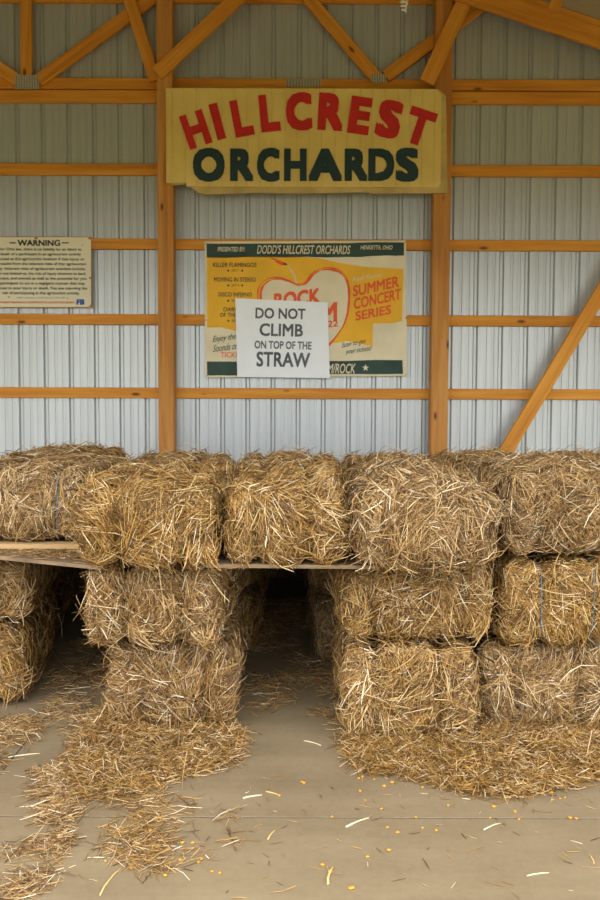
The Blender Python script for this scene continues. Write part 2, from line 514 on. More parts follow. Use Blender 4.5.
# purlin block under the roof and the long brace at the right
bk = beam('roof_block', P(566, -22, 7.0), P(553, 10, 7.0), 0.085, 0.038, 'lumber', truss)
br = beam('wall_brace', P(506, 452, PY - 0.04), P(640, 228, PY - 0.04), 13.5 * PY / F, 0.038, 'lumber')
a0 = P(506, 452, PY - 0.04); a1 = P(640, 228, PY - 0.04)
ext = a0 + (a0 - a1) * 0.62
br.data = mesh('wall_brace', *box_data(0, (a1 - ext).length, 0, 0.038, -13.5 * PY / F / 2, 13.5 * PY / F / 2, 0.004))
br.data.materials.append(MATS['lumber'])
br.location = ext
tag(br, 'long diagonal orange timber brace leaning across the wall at right', 'brace')

# spiral lamp hanging from the roof
lc = P(404, 4, 6.4)
lamp = empty('spiral_lamp', (lc.x, 6.4, lc.z))
tag(lamp, 'small white spiral lamp hanging near the top of the photo', 'lamp')
path = []
for i in range(61):
    t = i / 60; w = t * 2 * math.pi * 4
    rr = 0.024 * (0.55 + 0.45 * math.sin(math.pi * min(1, t * 1.1 + 0.12)))
    path.append((rr * math.cos(w), rr * math.sin(w), 0.055 - 0.11 * t))
link('spiral_tube', mesh('spiral_tube', *tube_data(path, 0.0075, 8), True), 'lamp_glass', lamp)
link('lamp_base', mesh('lamp_base', *tube_data([(0, 0, 0.055), (0, 0, 0.075), (0, 0, 0.085), (0, 0, 0.12)], [0.024, 0.026, 0.016, 0.015], 16)), 'lamp_base', lamp)
link('cord', mesh('cord', *tube_data([(0, 0, 0.12), (0, 0, roof_z(lc.x) - lc.z)], 0.004, 6)), 'lamp_base', lamp)

# ================================================================== SIGNS
# --- the large ribbed orchard sign, in front of the posts
SY = PY - 0.05
sign = empty('orchard_sign', P(306, 194, SY))
tag(sign, 'large ribbed yellow sign with red HILLCREST and dark ORCHARDS letters', 'sign')
sign_inv = Matrix.Translation(-sign.location)
def s_parent(o):
    o.parent = sign
    o.matrix_parent_inverse = sign_inv
    return o
def pxz(pts, Y):
    r_ = []
    for x, y in pts:
        q = P(x, y, Y); r_.append((q.x, q.z))
    return r_
s_parent(polygon('backing_board', pxz([(167, 89), (438, 89), (446, 96), (447.5, 193), (372, 193.6), (368, 192), (300, 193.5), (262, 192.6), (205, 194.5), (199, 193), (191, 187), (186, 184), (172, 185), (168, 180)], SY + 0.02), SY + 0.02, 0.022, 'sign_backing'))
# ribbed face, outline with rounded right corners
a = P(165.8, 88, SY); c = P(440.5, 187.5, SY)
nrib = 22
def top_z(u):
    e = 0.035
    return a.z - (0.055 * (1 - math.sqrt(max(0, 1 - ((u - (1 - e)) / e) ** 2))) if u > 1 - e else 0)
def bot_z(u):
    if u < 0.075: return c.z + 0.03
    e = 0.02
    return c.z + (0.03 * (1 - math.sqrt(max(0, 1 - ((u - (1 - e)) / e) ** 2))) if u > 1 - e else 0)
vs = []; fs = []
us = []
for k in range(nrib):
    u0 = k / nrib; d = 1 / nrib
    us += [(u0, 0), (u0 + d * 0.42, 0), (u0 + d * 0.47, 0.006), (u0 + d * 0.53, 0.006), (u0 + d * 0.58, 0)]
us += [(0.0749, 0), (0.0751, 0), (0.985, 0), (0.993, 0), (1.0, 0)]
us.sort()
n = len(us)
for u, dy in us:
    x = a.x + (c.x - a.x) * u
    vs += [(x, SY - dy, bot_z(u)), (x, SY - dy, top_z(u)), (x, SY + 0.018, bot_z(u)), (x, SY + 0.018, top_z(u))]
for i in range(n - 1):
    q = 4 * i; w = q + 4
    fs += [(q, w, w + 1, q + 1), (q + 2, q + 3, w + 3, w + 2), (q + 1, w + 1, w + 3, q + 3), (q, q + 2, w + 2, w)]
fs += [(0, 1, 3, 2), (4 * n - 4, 4 * n - 2, 4 * n - 1, 4 * n - 3)]
s_parent(link('sign_face', mesh('sign_face', vs, fs), 'sign_yellow'))
TY = SY - 0.0075
hill = [('H', 195.8, 129.5, 23.5, 34, 19), ('I', 217.3, 121.5, 8.6, 35.5, 15), ('L', 242.0, 117.8, 19, 36, 11), ('L', 269.5, 113.0, 19, 36, 6),
        ('C', 299, 111.5, 25.5, 37, 2), ('R', 331, 111.8, 25, 36, -3), ('E', 360, 115.5, 21, 36, -8), ('S', 389.5, 119.2, 24, 37, -12), ('T', 419.5, 127, 27, 35, -18)]
for ch_, cx, cy, w, h, rot in hill:
    q = P(cx, cy, TY); s = TY / F
    s_parent(lettering('letter', ch_, q.x, q.z, w * s, h * s, TY, 'sign_red', None, rot=math.radians(rot), bold=0.055))
orch = [('O', 101, 65), ('R', 169.5, 48), ('C', 224, 46), ('H', 280, 46), ('A', 342, 69), ('R', 406, 47), ('D', 458, 53), ('S', 511.5, 47)]
for ch_, cx, w in orch:
    q = P(160 + cx * 0.4833, 164.8, TY); s = TY / F
    s_parent(lettering('letter', ch_, q.x, q.z, w * 0.4833 * s, (33 if ch_ in 'OCS' else 31.5) * s, TY, 'sign_teal', None, bold=0.052))

# --- the concert banner, nailed to the girts
BY = GY - 0.012
ban = empty('concert_banner', P(306, 377, BY))
tag(ban, 'yellow and cream concert banner with an apple drawing and green bands', 'banner')
ban_inv = Matrix.Translation(-ban.location)
def b_parent(o):
    o.parent = ban; o.matrix_parent_inverse = ban_inv; return o
def bpoly(name, pts, layer, mat):
    Y = BY - 0.0012 * layer
    return b_parent(polygon(name, pxz(pts, Y), Y, 0.0010, mat))
bpoly('banner_sheet', [(204.5, 241.5), (406, 240.5), (407, 376), (205, 377.5)], 0, 'poster_cream')
def wob(pts, amp=0.7, n=8):
    r2 = random.Random(5); out = []
    for i, p_ in enumerate(pts):
        q_ = pts[(i + 1) % len(pts)]
        for k in range(n):
            t = k / n
            out.append((p_[0] + (q_[0] - p_[0]) * t, p_[1] + (q_[1] - p_[1]) * t + r2.uniform(-amp, amp) * (0 if k == 0 else 1)))
    return out
yel = [(207, 257), (296, 256.5), (318, 258), (340, 263), (362, 266.5), (385, 268), (403.5, 269), (402.5, 300), (402, 321), (392, 323.5), (373, 323.5),
       (372.5, 346.5), (362, 344), (347, 341), (336, 343), (300, 340), (235, 331), (222, 327.5), (207, 327.5)]
bpoly('yellow_field', yel, 1, 'poster_yellow')
bpoly('green_band', wob([(206.5, 243.6), (404, 242.4), (404, 255.5), (345, 257), (206.8, 257.6)], 0.5, 7), 1, 'poster_green')
bpoly('green_band', wob([(207, 361.5), (402.5, 360.2), (403, 374), (207.2, 375.4)], 0.5, 7), 1, 'poster_green')
# apple: cream heart-shaped body and red brush outline
def closed_curve(ctrl, n=6):
    out = []; m_ = len(ctrl)
    for i in range(m_):
        p0, p1, p2, p3 = (ctrl[(i + k) % m_] for k in (-1, 0, 1, 2))
        for k in range(n):
            t = k / n
            out.append(tuple(0.5 * (2 * p1[j] + (p2[j] - p0[j]) * t + (2 * p0[j] - 5 * p1[j] + 4 * p2[j] - p3[j]) * t * t
                                    + (3 * p1[j] - p0[j] - 3 * p2[j] + p3[j]) * t ** 3) for j in (0, 1)))
    return out
apple = closed_curve([(261, 300), (262, 288), (270, 280.5), (281, 279), (290, 281.5), (298, 285.5), (306, 283), (313, 275), (322, 270), (333, 270), (342, 274), (347.5, 285), (349, 300), (346, 318), (338, 334), (326, 347), (310, 353), (290, 350), (272, 335), (264, 318)])
bpoly('apple_body', apple, 2, 'poster_cream')
def stroke(name, pts, wd, layer, mat, closed=False):
    """brush stroke as a flat ribbon of varying width"""
    Y = BY - 0.0012 * layer
    n_ = len(pts); v = []; f = []
    for i, p_ in enumerate(pts):
        a_ = pts[(i - 1) % n_] if closed or i else p_
        c_ = pts[(i + 1) % n_] if closed or i < n_ - 1 else p_
        dx, dy = c_[0] - a_[0], c_[1] - a_[1]; l_ = math.hypot(dx, dy) or 1
        w_ = wd[i % len(wd)] / 2 if hasattr(wd, '__len__') else wd / 2
        for s_ in (1, -1):
            q_ = P(p_[0] - dy / l_ * w_ * s_, p_[1] + dx / l_ * w_ * s_, Y); v.append((q_.x, Y, q_.z))
    for i in range(n_ if closed else n_ - 1):
        j = (i + 1) % n_
        f.append((2 * i, 2 * i + 1, 2 * j + 1, 2 * j))
    return b_parent(link(name, mesh(name, v, f), mat))
wl = [1.6 + 0.8 * math.sin(i * 0.37) + 0.3 * math.sin(i * 1.3) for i in range(len(apple))]
stroke('apple_outline', apple, wl, 3, 'poster_red', True)
ap2 = [(300 + (x - 305) * 1.045 + 4, 312 + (y - 312) * 1.03 - 0.6) for x, y in apple]
stroke('apple_outline', ap2, [0.9 + 0.4 * math.sin(i * 0.5) for i in range(len(apple))], 3.2, 'poster_red', True)
stroke('apple_stem', [(297, 285), (295.5, 278), (292, 271), (288, 266), (284, 263)], [1.6, 1.6, 1.5, 1.3, 1.2], 3, 'poster_cream')
stroke('apple_stem', [(270.5, 257.8), (275, 259.5), (277.5, 261.5), (282, 263.6), (287, 264.5)], [1.0, 1.6, 3.2, 3.6, 1.5], 3, 'poster_red')
L3 = BY - 0.0012 * 4.2
def bt(s, x0, y0, x1, y1, mat, **kw):
    return b_parent(letter_px('lettering', s, x0, y0, x1, y1, L3, mat, None, **kw))
bt('PRESENTED BY:', 217.5, 246.8, 245, 251.6, 'poster_cream', shear=0.25, bold=0.012)
bt("DODD'S HILLCREST ORCHARDS", 257, 244.8, 350.5, 254.2, 'poster_cream', shear=0.25, bold=0.012)
bt('HENRIETTA, OHIO', 360.5, 245.3, 392.5, 250.3, 'poster_cream', shear=0.25, bold=0.01)
for s, x0, y0, x1, y1 in (('KILLER FLAMINGOS', 213, 262.5, 256.5, 267.2), ('MOVING IN STEREO', 214, 277.2, 256, 281.8), ('DISCO INFERNO', 218.5, 292.3, 252, 296.6),
                          ('DARK SIDE', 223.5, 307.3, 251, 311.6), ('OF THE MOON', 220, 312.8, 253, 317)):
    bt(s, x0, y0, x1, y1, 'poster_green', bold=0.008)
for cx, cy, d in ((235.2, 270.7, 'JULY 1'), (235.2, 285.5, 'JULY 15'), (235.2, 300.8, 'JULY 29'), (235.2, 320.8, 'AUG 12')):
    bt(d, cx - 3.6, cy - 1.5, cx + 3.6, cy + 1.5, 'poster_green')
    for dx in (-7, 7):
        bpoly('bullet', [(cx + dx + 1.05 * math.cos(k * 0.785), cy + 1.05 * math.sin(k * 0.785)) for k in range(8)], 3, 'poster_green')
bt('Enjoy the', 212.5, 334.5, 236, 342.5, 'poster_green', shear=0.35, skew=0.14)
bt('Sounds of', 213, 343.5, 238, 350.5, 'poster_green', shear=0.35, skew=0.14)
bt('TICKETS', 220.5, 352, 246, 357.5, 'poster_red')
bt('ROCK', 274, 290.5, 320, 306.5, 'poster_red', bold=0.035, skew=0.13)
bt('FARM', 284, 305, 337, 324.5, 'poster_red', bold=0.035, skew=0.13)
bt('2022', 317, 320.8, 338, 327.5, 'poster_red', bold=0.02, skew=0.1)
bt('Fresh Format', 352.5, 274.5, 382, 279.5, 'poster_cream', shear=0.35, skew=0.18)
bt('SUMMER', 353, 280.5, 399, 292, 'poster_red', bold=0.022, skew=0.22)
bt('CONCERT', 354, 293.2, 401, 304.6, 'poster_red', bold=0.022, skew=0.22)
bt('SERIES', 355.5, 308, 391, 317.5, 'poster_red', bold=0.022, skew=0.2)
bt('Scan to get', 341.5, 340.3, 366, 347, 'poster_green', shear=0.35, skew=0.2)
bt('your tickets!', 345.5, 347.3, 371.5, 353.8, 'poster_green', shear=0.35, skew=0.14)
bt('FARM/ROCK', 315, 363.5, 355.5, 373.5, 'poster_cream', shear=0.25, bold=0.01)
bpoly('star', [(365.6 + (3.4 if k % 2 == 0 else 1.5) * math.sin(k * math.pi / 5), 367.8 - (3.6 if k % 2 == 0 else 1.5) * math.cos(k * math.pi / 5)) for k in range(10)], 3, 'poster_cream')
for x, y in ((206, 243), (405, 242.3), (406, 318), (206, 320), (206.3, 376), (405.6, 374.6)):
    bpoly('nail', [(x + 0.6 * math.cos(k * 0.785), y + 0.6 * math.sin(k * 0.785)) for k in range(8)], 3, 'screw')

# --- the white notice taped on the banner
NY = BY - 0.022
q0 = P(236.5, 378, NY)
notice = empty('paper_notice', q0)
tag(notice, 'white notice reading DO NOT CLIMB ON TOP OF THE STRAW', 'notice')
n_inv = Matrix.Translation(-notice.location)
def n_parent(o):
    o.parent = notice; o.matrix_parent_inverse = n_inv; return o
n_parent(polygon('paper', pxz([(235.3, 298.3), (327.7, 302.3), (329.8, 378.2), (237.3, 376.8)], NY), NY, 0.004, 'paper_white'))
NT = NY - 0.0015
for s, x0, y0, x1, y1 in (('DO NOT', 255.5, 308, 305.5, 319), ('CLIMB', 259.5, 323.5, 303, 336.5), ('ON TOP OF THE', 254.5, 341, 311.5, 349.2), ('STRAW', 256.5, 352, 310, 367.2)):
    n_parent(letter_px('lettering', s, x0, y0, x1, y1, NT, 'print_grey', None, bold=0.022, rot=math.radians(-1.0)))

# --- the warning sign
VY = GY - 0.010
warn = empty('warning_sign', P(30, 308, VY))
tag(warn, 'cream metal agritourism WARNING sign with rusty corners on left wall', 'sign')
w_inv = Matrix.Translation(-warn.location)
def w_parent(o):
    o.parent = warn; o.matrix_parent_inverse = w_inv; return o
def rr(x0, y0, x1, y1, r_):
    out = []
    for cx, cy, a_ in ((x1 - r_, y0 + r_, -90), (x1 - r_, y1 - r_, 0), (x0 + r_, y1 - r_, 90), (x0 + r_, y0 + r_, 180)):
        for k in range(4):
            t = math.radians(a_ + 30 * k); out.append((cx + r_ * math.cos(t), cy + r_ * math.sin(t)))
    return out
w_parent(polygon('sign_rim', pxz(rr(-18, 236.6, 91.6, 307.6, 1.5), VY), VY, 0.003, 'rust'))
w_parent(polygon('sign_face', pxz(rr(-17.4, 237.2, 91.0, 307.0, 1.2), VY - 0.0012), VY - 0.0012, 0.001, 'warning_cream'))
VT = VY - 0.0028
def wt(s, x0, y0, x1, y1, mat='print_black', **kw):
    return w_parent(letter_px('lettering', s, x0, y0, x1, y1, VT, mat, None, **kw))
wt('WARNING', 17.5, 239.8, 60.2, 246, bold=0.03)
for x0, x1 in ((9.3, 16), (61.8, 68.6)):
    w_parent(polygon('dash', pxz([(x0, 242.3), (x1, 242.3), (x1, 243.4), (x0, 243.4)], VT), VT, 0.0005, 'print_black'))
LINES = [('Under Ohio law, there is no liability for an injury to', -6, 81.5), ('or death of a participant in an agritourism activity', -5, 81),
         ('conducted at this agritourism location if that injury or', -9, 84.5), ('death results from the inherent risks of that agritourism', -11, 86),
         ('activity. Inherent risks of agritourism activities include,', -10, 85.5), ('but are not limited to, the risk of injury inherent to land,', -10.5, 86),
         ('equipment, and animals as well as the potential for you', -10, 86.5), ('as a participant to act in a negligent manner that may', -8, 85),
         ('contribute to your injury or death. You are assuming the', -11, 87.3), ('risk of participating in this agritourism activity.', 2.2, 79.8)]
for i, (s, x0, x1) in enumerate(LINES):
    y = 249.4 + i * 4.87
    wt(s, x0, y - 1.9, x1, y + 2.15, bold=0.014)
wt('Ohio Revised Code Section 901.80', 17, 297.0, 65, 298.4, 'print_grey')
wt('OHIO FARM BUREAU SUPPORTS AGRITOURISM', -12, 301.2, 74.5, 303.6, 'print_orange', bold=0.03)
wt('FB', 76.3, 299.2, 84.5, 304.8, 'print_blue', bold=0.06, shear=0.1)
for x, y, rx in ((89.6, 238.4, 1.5), (36, 238.2, 1.7), (90, 278, 1.3), (91, 306, 1.6), (8.8, 297, 0.9), (67.5, 298.5, 0.7), (82.5, 245, 0.7)):
    w_parent(polygon('rust_spot', pxz([(x + rx * math.cos(k * 0.785) * (1 + 0.2 * (k % 2)), y + rx * 0.8 * math.sin(k * 0.785)) for k in range(8)], VT - 0.0006), VT - 0.0006, 0.0005, 'rust'))

# ================================================================== STRAW
def strands_mesh(name, pts, rad, mat):
    """pts (n, k, 3) centre lines, rad (n,) radii -> one mesh of three-sided stalks"""
    n, k, _ = pts.shape
    d = np.gradient(pts, axis=1)
    d /= np.linalg.norm(d, axis=2, keepdims=True) + 1e-9
    ref = rng.normal(size=(n, 1, 3)); ref = np.repeat(ref, k, 1)
    s = np.cross(d, ref); s /= np.linalg.norm(s, axis=2, keepdims=True) + 1e-9
    t = np.cross(s, d)
    taper = np.ones(k); taper[0] = 0.75; taper[-1] = 0.55
    R = rad[:, None, None] * taper[None, :, None]
    rings = []
    for q in range(3):
        w = 2 * math.pi * q / 3
        fl = 1.0 if q else 0.9
        rings.append(pts + R * fl * (math.cos(w) * s + math.sin(w) * t))
    V = np.stack(rings, 2).reshape(-1, 3)                     # (n, k, 3sides)
    base = (np.arange(n) * k * 3)[:, None, None]
    seg = (np.arange(k - 1) * 3)[None, :, None]
    q = np.arange(3)[None, None, :]; q2 = (np.arange(3) + 1) % 3; q2 = q2[None, None, :]
    quads = np.stack([base + seg + q, base + seg + q2, base + seg + 3 + q2, base + seg + 3 + q], -1).reshape(-1, 4)
    me = bpy.data.meshes.new(name)
    me.vertices.add(len(V)); me.vertices.foreach_set('co', V.astype(np.float32).ravel())
    me.loops.add(quads.size); me.loops.foreach_set('vertex_index', quads.astype(np.int32).ravel())
    me.polygons.add(len(quads))
    me.polygons.foreach_set('loop_start', (np.arange(len(quads)) * 4).astype(np.int32))
    me.polygons.foreach_set('use_smooth', np.ones(len(quads), bool))
    me.update(calc_edges=True)
    me.materials.append(MATS[mat])
    return me

class Bale:
    """shape of one two-string bale: local x across, y along (front end at y = 0), z up from 0"""
    def __init__(s, W, H, L, seed, groove=0.022, gx=0.25, cut=0.5, tw=-0.007, r=0.075):
        s.cut = cut; s.tw = tw
        s.h = np.array([W / 2 + 0.002, L / 2 - 0.015, H / 2 - 0.004]); s.r = r; s.c = np.array([0, L / 2, H / 2])
        g = np.random.default_rng(seed)
        s.g = [(-gx + g.uniform(-0.06, 0.04)) * W, (gx + g.uniform(-0.04, 0.06)) * W]
        s.gd = groove; s.rng = g
        s.k = g.normal(size=(7, 3)) * np.array([9, 6, 9]); s.ph = g.uniform(0, 6.28, 7)
    def noise(s, p):
        return np.sin(p @ s.k.T + s.ph).mean(-1)
    def deform(s, q, off):
        inner = np.clip(q, -(s.h - s.r), s.h - s.r)
        v = q - inner; dist = np.linalg.norm(v, axis=-1, keepdims=True) + 1e-9
        dr = v / dist
        over = np.maximum(0, dist[..., 0] - s.r * 1.42)
        x = inner[..., 0]
        gsum = sum(np.exp(-((x - g) / 0.020) ** 2) + 0.45 * np.exp(-((x - g) / 0.045) ** 2) for g in s.g)
        side = 1 - np.abs(dr[..., 0]) ** 2
        end = np.abs(dr[..., 1])
        disp = -0.85 * s.gd * gsum * side + 0.018 * s.noise(inner * 1.0 + dr * 0.1)
        zz = inner[..., 2] / s.h[2]
        disp = disp + end * 0.022 * (1 - zz ** 2) + 0.010 * np.abs(dr[..., 0]) * (1 - zz ** 2)
        p = inner + dr * (s.r + off + 0.15 * over + disp)[..., None]
        m_ = s.h + 0.045
        ex = np.abs(p) - m_
        p = np.where(ex > 0, np.sign(p) * (m_ + 0.25 * ex), p)
        # settle: nothing hangs far below the bale
        return p + s.c
    def core(s, name):
        V = []; Fq = []
        n1 = 22
        for ax in range(3):
            o1, o2 = (ax + 1) % 3, (ax + 2) % 3
            for sg in (-1, 1):
                gsz = [n1 if a_ != 0 else 40 for a_ in (o1, o2)]
                u = np.linspace(-1, 1, gsz[0]); w = np.linspace(-1, 1, gsz[1])
                U, Wd = np.meshgrid(u, w, indexing='ij')
                q = np.zeros(U.shape + (3,)); q[..., ax] = sg * s.h[ax]; q[..., o1] = U * s.h[o1]; q[..., o2] = Wd * s.h[o2]
                p = s.deform(q, np.full(U.shape, -0.016))
                b0 = sum(len(x_) for x_ in V)
                V.append(p.reshape(-1, 3))
                idx = b0 + np.arange(U.size).reshape(U.shape)
                f = np.stack([idx[:-1, :-1], idx[1:, :-1], idx[1:, 1:], idx[:-1, 1:]], -1).reshape(-1, 4)
                if sg < 0: f = f[:, ::-1]
                Fq.append(f)
        V = np.concatenate(V); Fq = np.concatenate(Fq)
        me = mesh(name, V.tolist(), [tuple(x_) for x_ in Fq.tolist()], True)
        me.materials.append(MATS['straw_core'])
        return me
    def strands(s, name, n, mat, wts=(0.42, 0.06, 0.26, 0.03, 0.115, 0.115), long=0.04, wisp=1.0):
        g = s.rng; K = 4
        # faces: front -y, back +y, top, bottom, left, right
        face = g.choice(6, n, p=np.array(wts) / sum(wts))
        AX = np.array([1, 1, 2, 2, 0, 0])[face]; SG = np.array([-1, 1, 1, -1, -1, 1])[face]
        uv = g.uniform(-1, 1, (n, 3))
        q0 = uv * s.h; q0[np.arange(n), AX] = SG * s.h[AX]
        nrm = np.zeros((n, 3)); nrm[np.arange(n), AX] = SG
        t1 = np.zeros((n, 3)); t1[np.arange(n), np.where(AX == 0, 1, 0)] = 1
        t2 = np.cross(nrm, t1)
        kf = g.normal(size=(5, 3)) * 10; pf = g.uniform(0, 6.28, 5)
        th = 2.6 * np.sin(q0 @ kf.T + pf).mean(-1) * 2 + g.normal(0, 0.5, n) + np.where(g.random(n) < 0.25, g.normal(0, 1.5, n), 0)
        # on the ends the stalks are drawn towards the strings
        d = np.cos(th)[:, None] * t1 + np.sin(th)[:, None] * t2
        ln = g.gamma(4.5, 0.014, n) + 0.02
        lg = g.random(n) < long
        ln[lg] *= 1.9
        ln = np.minimum(ln, 0.24)
        # stalks are cut or bent at the strings: few of them bridge a groove
        for gx_ in s.g:
            ex = np.abs(d[:, 0]) * ln / 2
            cr = (np.abs(q0[:, 0] - gx_) < ex) & (AX != 0) & (g.random(n) < s.cut)
            d[cr, 0] *= 0.25
            d[cr] /= np.linalg.norm(d[cr], axis=1, keepdims=True)
            ln[cr] *= 0.6
        t = np.linspace(-0.5, 0.5, K)[None, :, None] * ln[:, None, None]
        bend = g.normal(0, 1.6, n)[:, None, None]
        side = np.cross(nrm, d)
        q = q0[:, None, :] + d[:, None, :] * t + side[:, None, :] * (bend * t ** 2)
        off = g.uniform(-0.014, 0.005, n)[:, None]
        tilt = g.normal(0, 0.16, n) * wisp
        st = g.random(n) < 0.07 * wisp
        tilt[st] += g.uniform(0.2, 0.75, st.sum())
        tt = t[..., 0]
        lift = off + np.abs(tilt)[:, None] * np.maximum(0, tt + 0.2 * ln[:, None]) + np.where(st, 0.01, 0)[:, None]
        # the box is not perfectly aligned with the stalk: let ends run off the edges a little
        p = s.deform(q, lift)
        p[..., 2] = np.maximum(p[..., 2], -0.005)
        rad = g.uniform(0.0010, 0.0023, n)
        rad[lg] *= 1.15
        return strands_mesh(name, p, rad, mat)
    def twine(s, i):
        path = []
        x = s.g[i]; hy, hz = s.h[1], s.h[2]
        N = 16
        pts = [(y, -hz) for y in np.linspace(-hy, hy, N)] + [(hy, z) for z in np.linspace(-hz, hz, 8)[1:]] + \
              [(y, hz) for y in np.linspace(hy, -hy, N)[1:]] + [(-hy, z) for z in np.linspace(hz, -hz, 12)[1:-1]]
        q = np.array([(x, y, z) for y, z in pts])
        p = s.deform(q, np.full(len(q), s.tw))
        v, f = tube_data(p.tolist(), 0.0016, 5, True)
        return mesh('twine', v, f, True)

def place(o, x, y, z, yaw=0.0, pitch=0.0, roll=0.0):
    o.location = (x, y, z); o.rotation_euler = (pitch, roll, yaw)

BALES = []
def bale(label, pxc, depth, z0, W, H, L=0.9, n=6500, seed=1, yaw=0.0, roll=0.0, groove=0.022, mat='straw', gx=0.25, group='stacked straw bales', wisp=1.0, x=None, long=0.04, cut=0.5, tw=-0.007, r=0.075):
    if x is None: x = (pxc - 300) * depth / F
    n = int(n * 1.1)
    B = Bale(W, H, L, seed, groove, gx, cut, tw, r)
    r_ = empty('straw_bale')
    place(r_, x, depth, z0, yaw, 0, roll)
    tag(r_, label, 'straw bale', group)
    link('bale_core', B.core('bale_core'), None, r_)
    st = link('straw', B.strands('straw', n, mat, wisp=wisp, long=long), None, r_); tag(st, kind='stuff')
    for i in (0, 1):
        link('twine', B.twine(i), 'twine_blue', r_)
    BALES.append(r_)
    return r_
def copy_bale(src, label, x, y, z, yaw=0.0, group='straw bales deeper in the stack'):
    r_ = src.copy(); COL.objects.link(r_)
    place(r_, x, y, z, yaw)
    tag(r_, label, 'straw bale', group)
    for c_ in src.children:
        k = c_.copy(); COL.objects.link(k); k.parent = r_
    return r_

Z1, Z2 = 0.335, 0.655           # tops of the first and second layer
TZ = 0.668                      # top of the boards
# bottom layer
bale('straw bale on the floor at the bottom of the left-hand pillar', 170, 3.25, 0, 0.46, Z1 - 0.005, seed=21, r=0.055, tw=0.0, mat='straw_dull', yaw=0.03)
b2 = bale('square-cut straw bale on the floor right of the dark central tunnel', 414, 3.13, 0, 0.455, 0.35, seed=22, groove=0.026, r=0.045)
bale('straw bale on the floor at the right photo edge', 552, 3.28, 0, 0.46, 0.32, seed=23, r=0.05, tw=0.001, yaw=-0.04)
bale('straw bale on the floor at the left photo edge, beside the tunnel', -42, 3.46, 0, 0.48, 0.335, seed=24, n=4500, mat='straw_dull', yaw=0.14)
# middle layer
bale('straw bale in the middle of the left-hand pillar', 150, 3.14, Z1, 0.48, 0.312, seed=31, mat='straw', yaw=-0.03, groove=0.03)
bale('bulging middle-layer straw bale right of the central tunnel under the board', 423, 3.18, 0.352, 0.53, 0.298, seed=32, tw=0.001, yaw=0.04, gx=0.28)
bale('tightly packed pale straw bale with blue string, middle layer at right edge', 572, 3.22, 0.325, 0.49, 0.335, seed=33, groove=0.018, tw=0.006, cut=0.9, yaw=-0.03, gx=0.18, wisp=0.5, long=0.01)
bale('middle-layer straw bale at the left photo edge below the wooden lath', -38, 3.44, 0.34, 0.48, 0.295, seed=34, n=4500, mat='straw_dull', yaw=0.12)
# top layer
bale('top-layer straw bale with blue string on the wooden lath at left edge', 20, 3.46, 0.675, 0.48, 0.31, seed=41, groove=0.016, tw=0.006, cut=0.9, wisp=0.5, long=0.015)
bale('large top-layer straw bale jutting out over the left-hand pillar', 146, 3.01, TZ - 0.008, 0.465, 0.312, seed=42, groove=0.030, wisp=1.2, n=8000)
bale('top-layer straw bale lying on the board above the central tunnel', 284, 3.04, TZ - 0.010, 0.40, 0.318, seed=43, groove=0.032, wisp=1.1, n=7500)
bale('largest top-layer straw bale, overhanging just right of the central tunnel', 428, 2.94, TZ - 0.006, 0.462, 0.322, seed=44, groove=0.020, roll=0.05, r=0.11, wisp=1.3, n=9000, long=0.09)
bale('top-layer straw bale at the right photo edge', 576, 3.22, 0.672, 0.50, 0.325, seed=45, groove=0.018, wisp=1.2, n=7500, long=0.06)
# rows behind
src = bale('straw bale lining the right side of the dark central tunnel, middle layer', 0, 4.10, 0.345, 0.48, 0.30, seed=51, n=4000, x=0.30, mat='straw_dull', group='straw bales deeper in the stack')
for lb, x, y, z in (('straw bale lining the right side of the dark central tunnel, on the floor', 0.33, 4.08, 0.0),
                    ('straw bale deep in the left-hand pillar, on the floor', -0.46, 4.20, 0.0), ('straw bale deep in the left-hand pillar, middle layer', -0.46, 4.15, 0.33),
                    ('dark straw bale lining the left-hand tunnel, on the floor', -1.60, 4.45, 0.0), ('dark straw bale lining the left-hand tunnel, middle layer', -1.58, 4.42, 0.33),
                    ('straw bale behind the right floor-level pair, on the floor', 0.86, 4.22, 0.0), ('straw bale behind the right middle-layer pair', 0.86, 4.18, 0.335),
                    ('added last straw bale deepening the central tunnel on its right, on the floor', 0.32, 5.04, 0.0), ('added last straw bale deepening the central tunnel on its right, middle layer', 0.31, 5.04, 0.33),  # third row, added to make the tunnels deeper and darker
                    ('added last straw bale deepening the left-hand pillar, on the floor', -0.46, 5.38, 0.0), ('added last straw bale deepening the left-hand pillar, middle layer', -0.46, 5.38, 0.33),
                    ('added last straw bale deepening the left-hand tunnel on its left, on the floor', -1.50, 5.38, 0.0), ('added last straw bale deepening the left-hand tunnel on its left, middle layer', -1.49, 5.38, 0.33)):
    copy_bale(src, lb, x, y, z)
for k, (x, z) in enumerate(((-0.98, 0.0), (-0.98, 0.33), (0.23, 0.0), (0.23, 0.33))):  # bales added across the tunnel ends to keep light from leaking in
    copy_bale(src, ('added straw bale blocking light at the far end of the %s tunnel, %s' % (('left-hand', 'left-hand', 'central', 'central')[k], ('on the floor', 'upper one')[k % 2])), x + 0.45, 6.55 if k < 2 else 6.20, z, math.pi / 2).scale = (1, 1, 1.09)
top = bale('rear top-layer straw bale behind the board-borne bale', 0, 3.99, TZ, 0.48, 0.295, seed=61, n=5000, x=-0.06, group='straw bales deeper in the stack')
for lb, x, y, z in (('rear top-layer straw bale behind the left-hand pillar', -0.62, 3.97, TZ), ('rear top-layer straw bale at the left photo edge', -1.30, 4.42, TZ + 0.01),
                    ('rear top-layer straw bale behind the largest overhanging one', 0.47, 3.92, TZ), ('rear top-layer straw bale in front of the right post', 0.99, 4.08, TZ + 0.006),
                    ('rear top-layer straw bale at the right photo edge', 1.50, 4.04, TZ + 0.006)):
    copy_bale(top, lb, x, y, z)

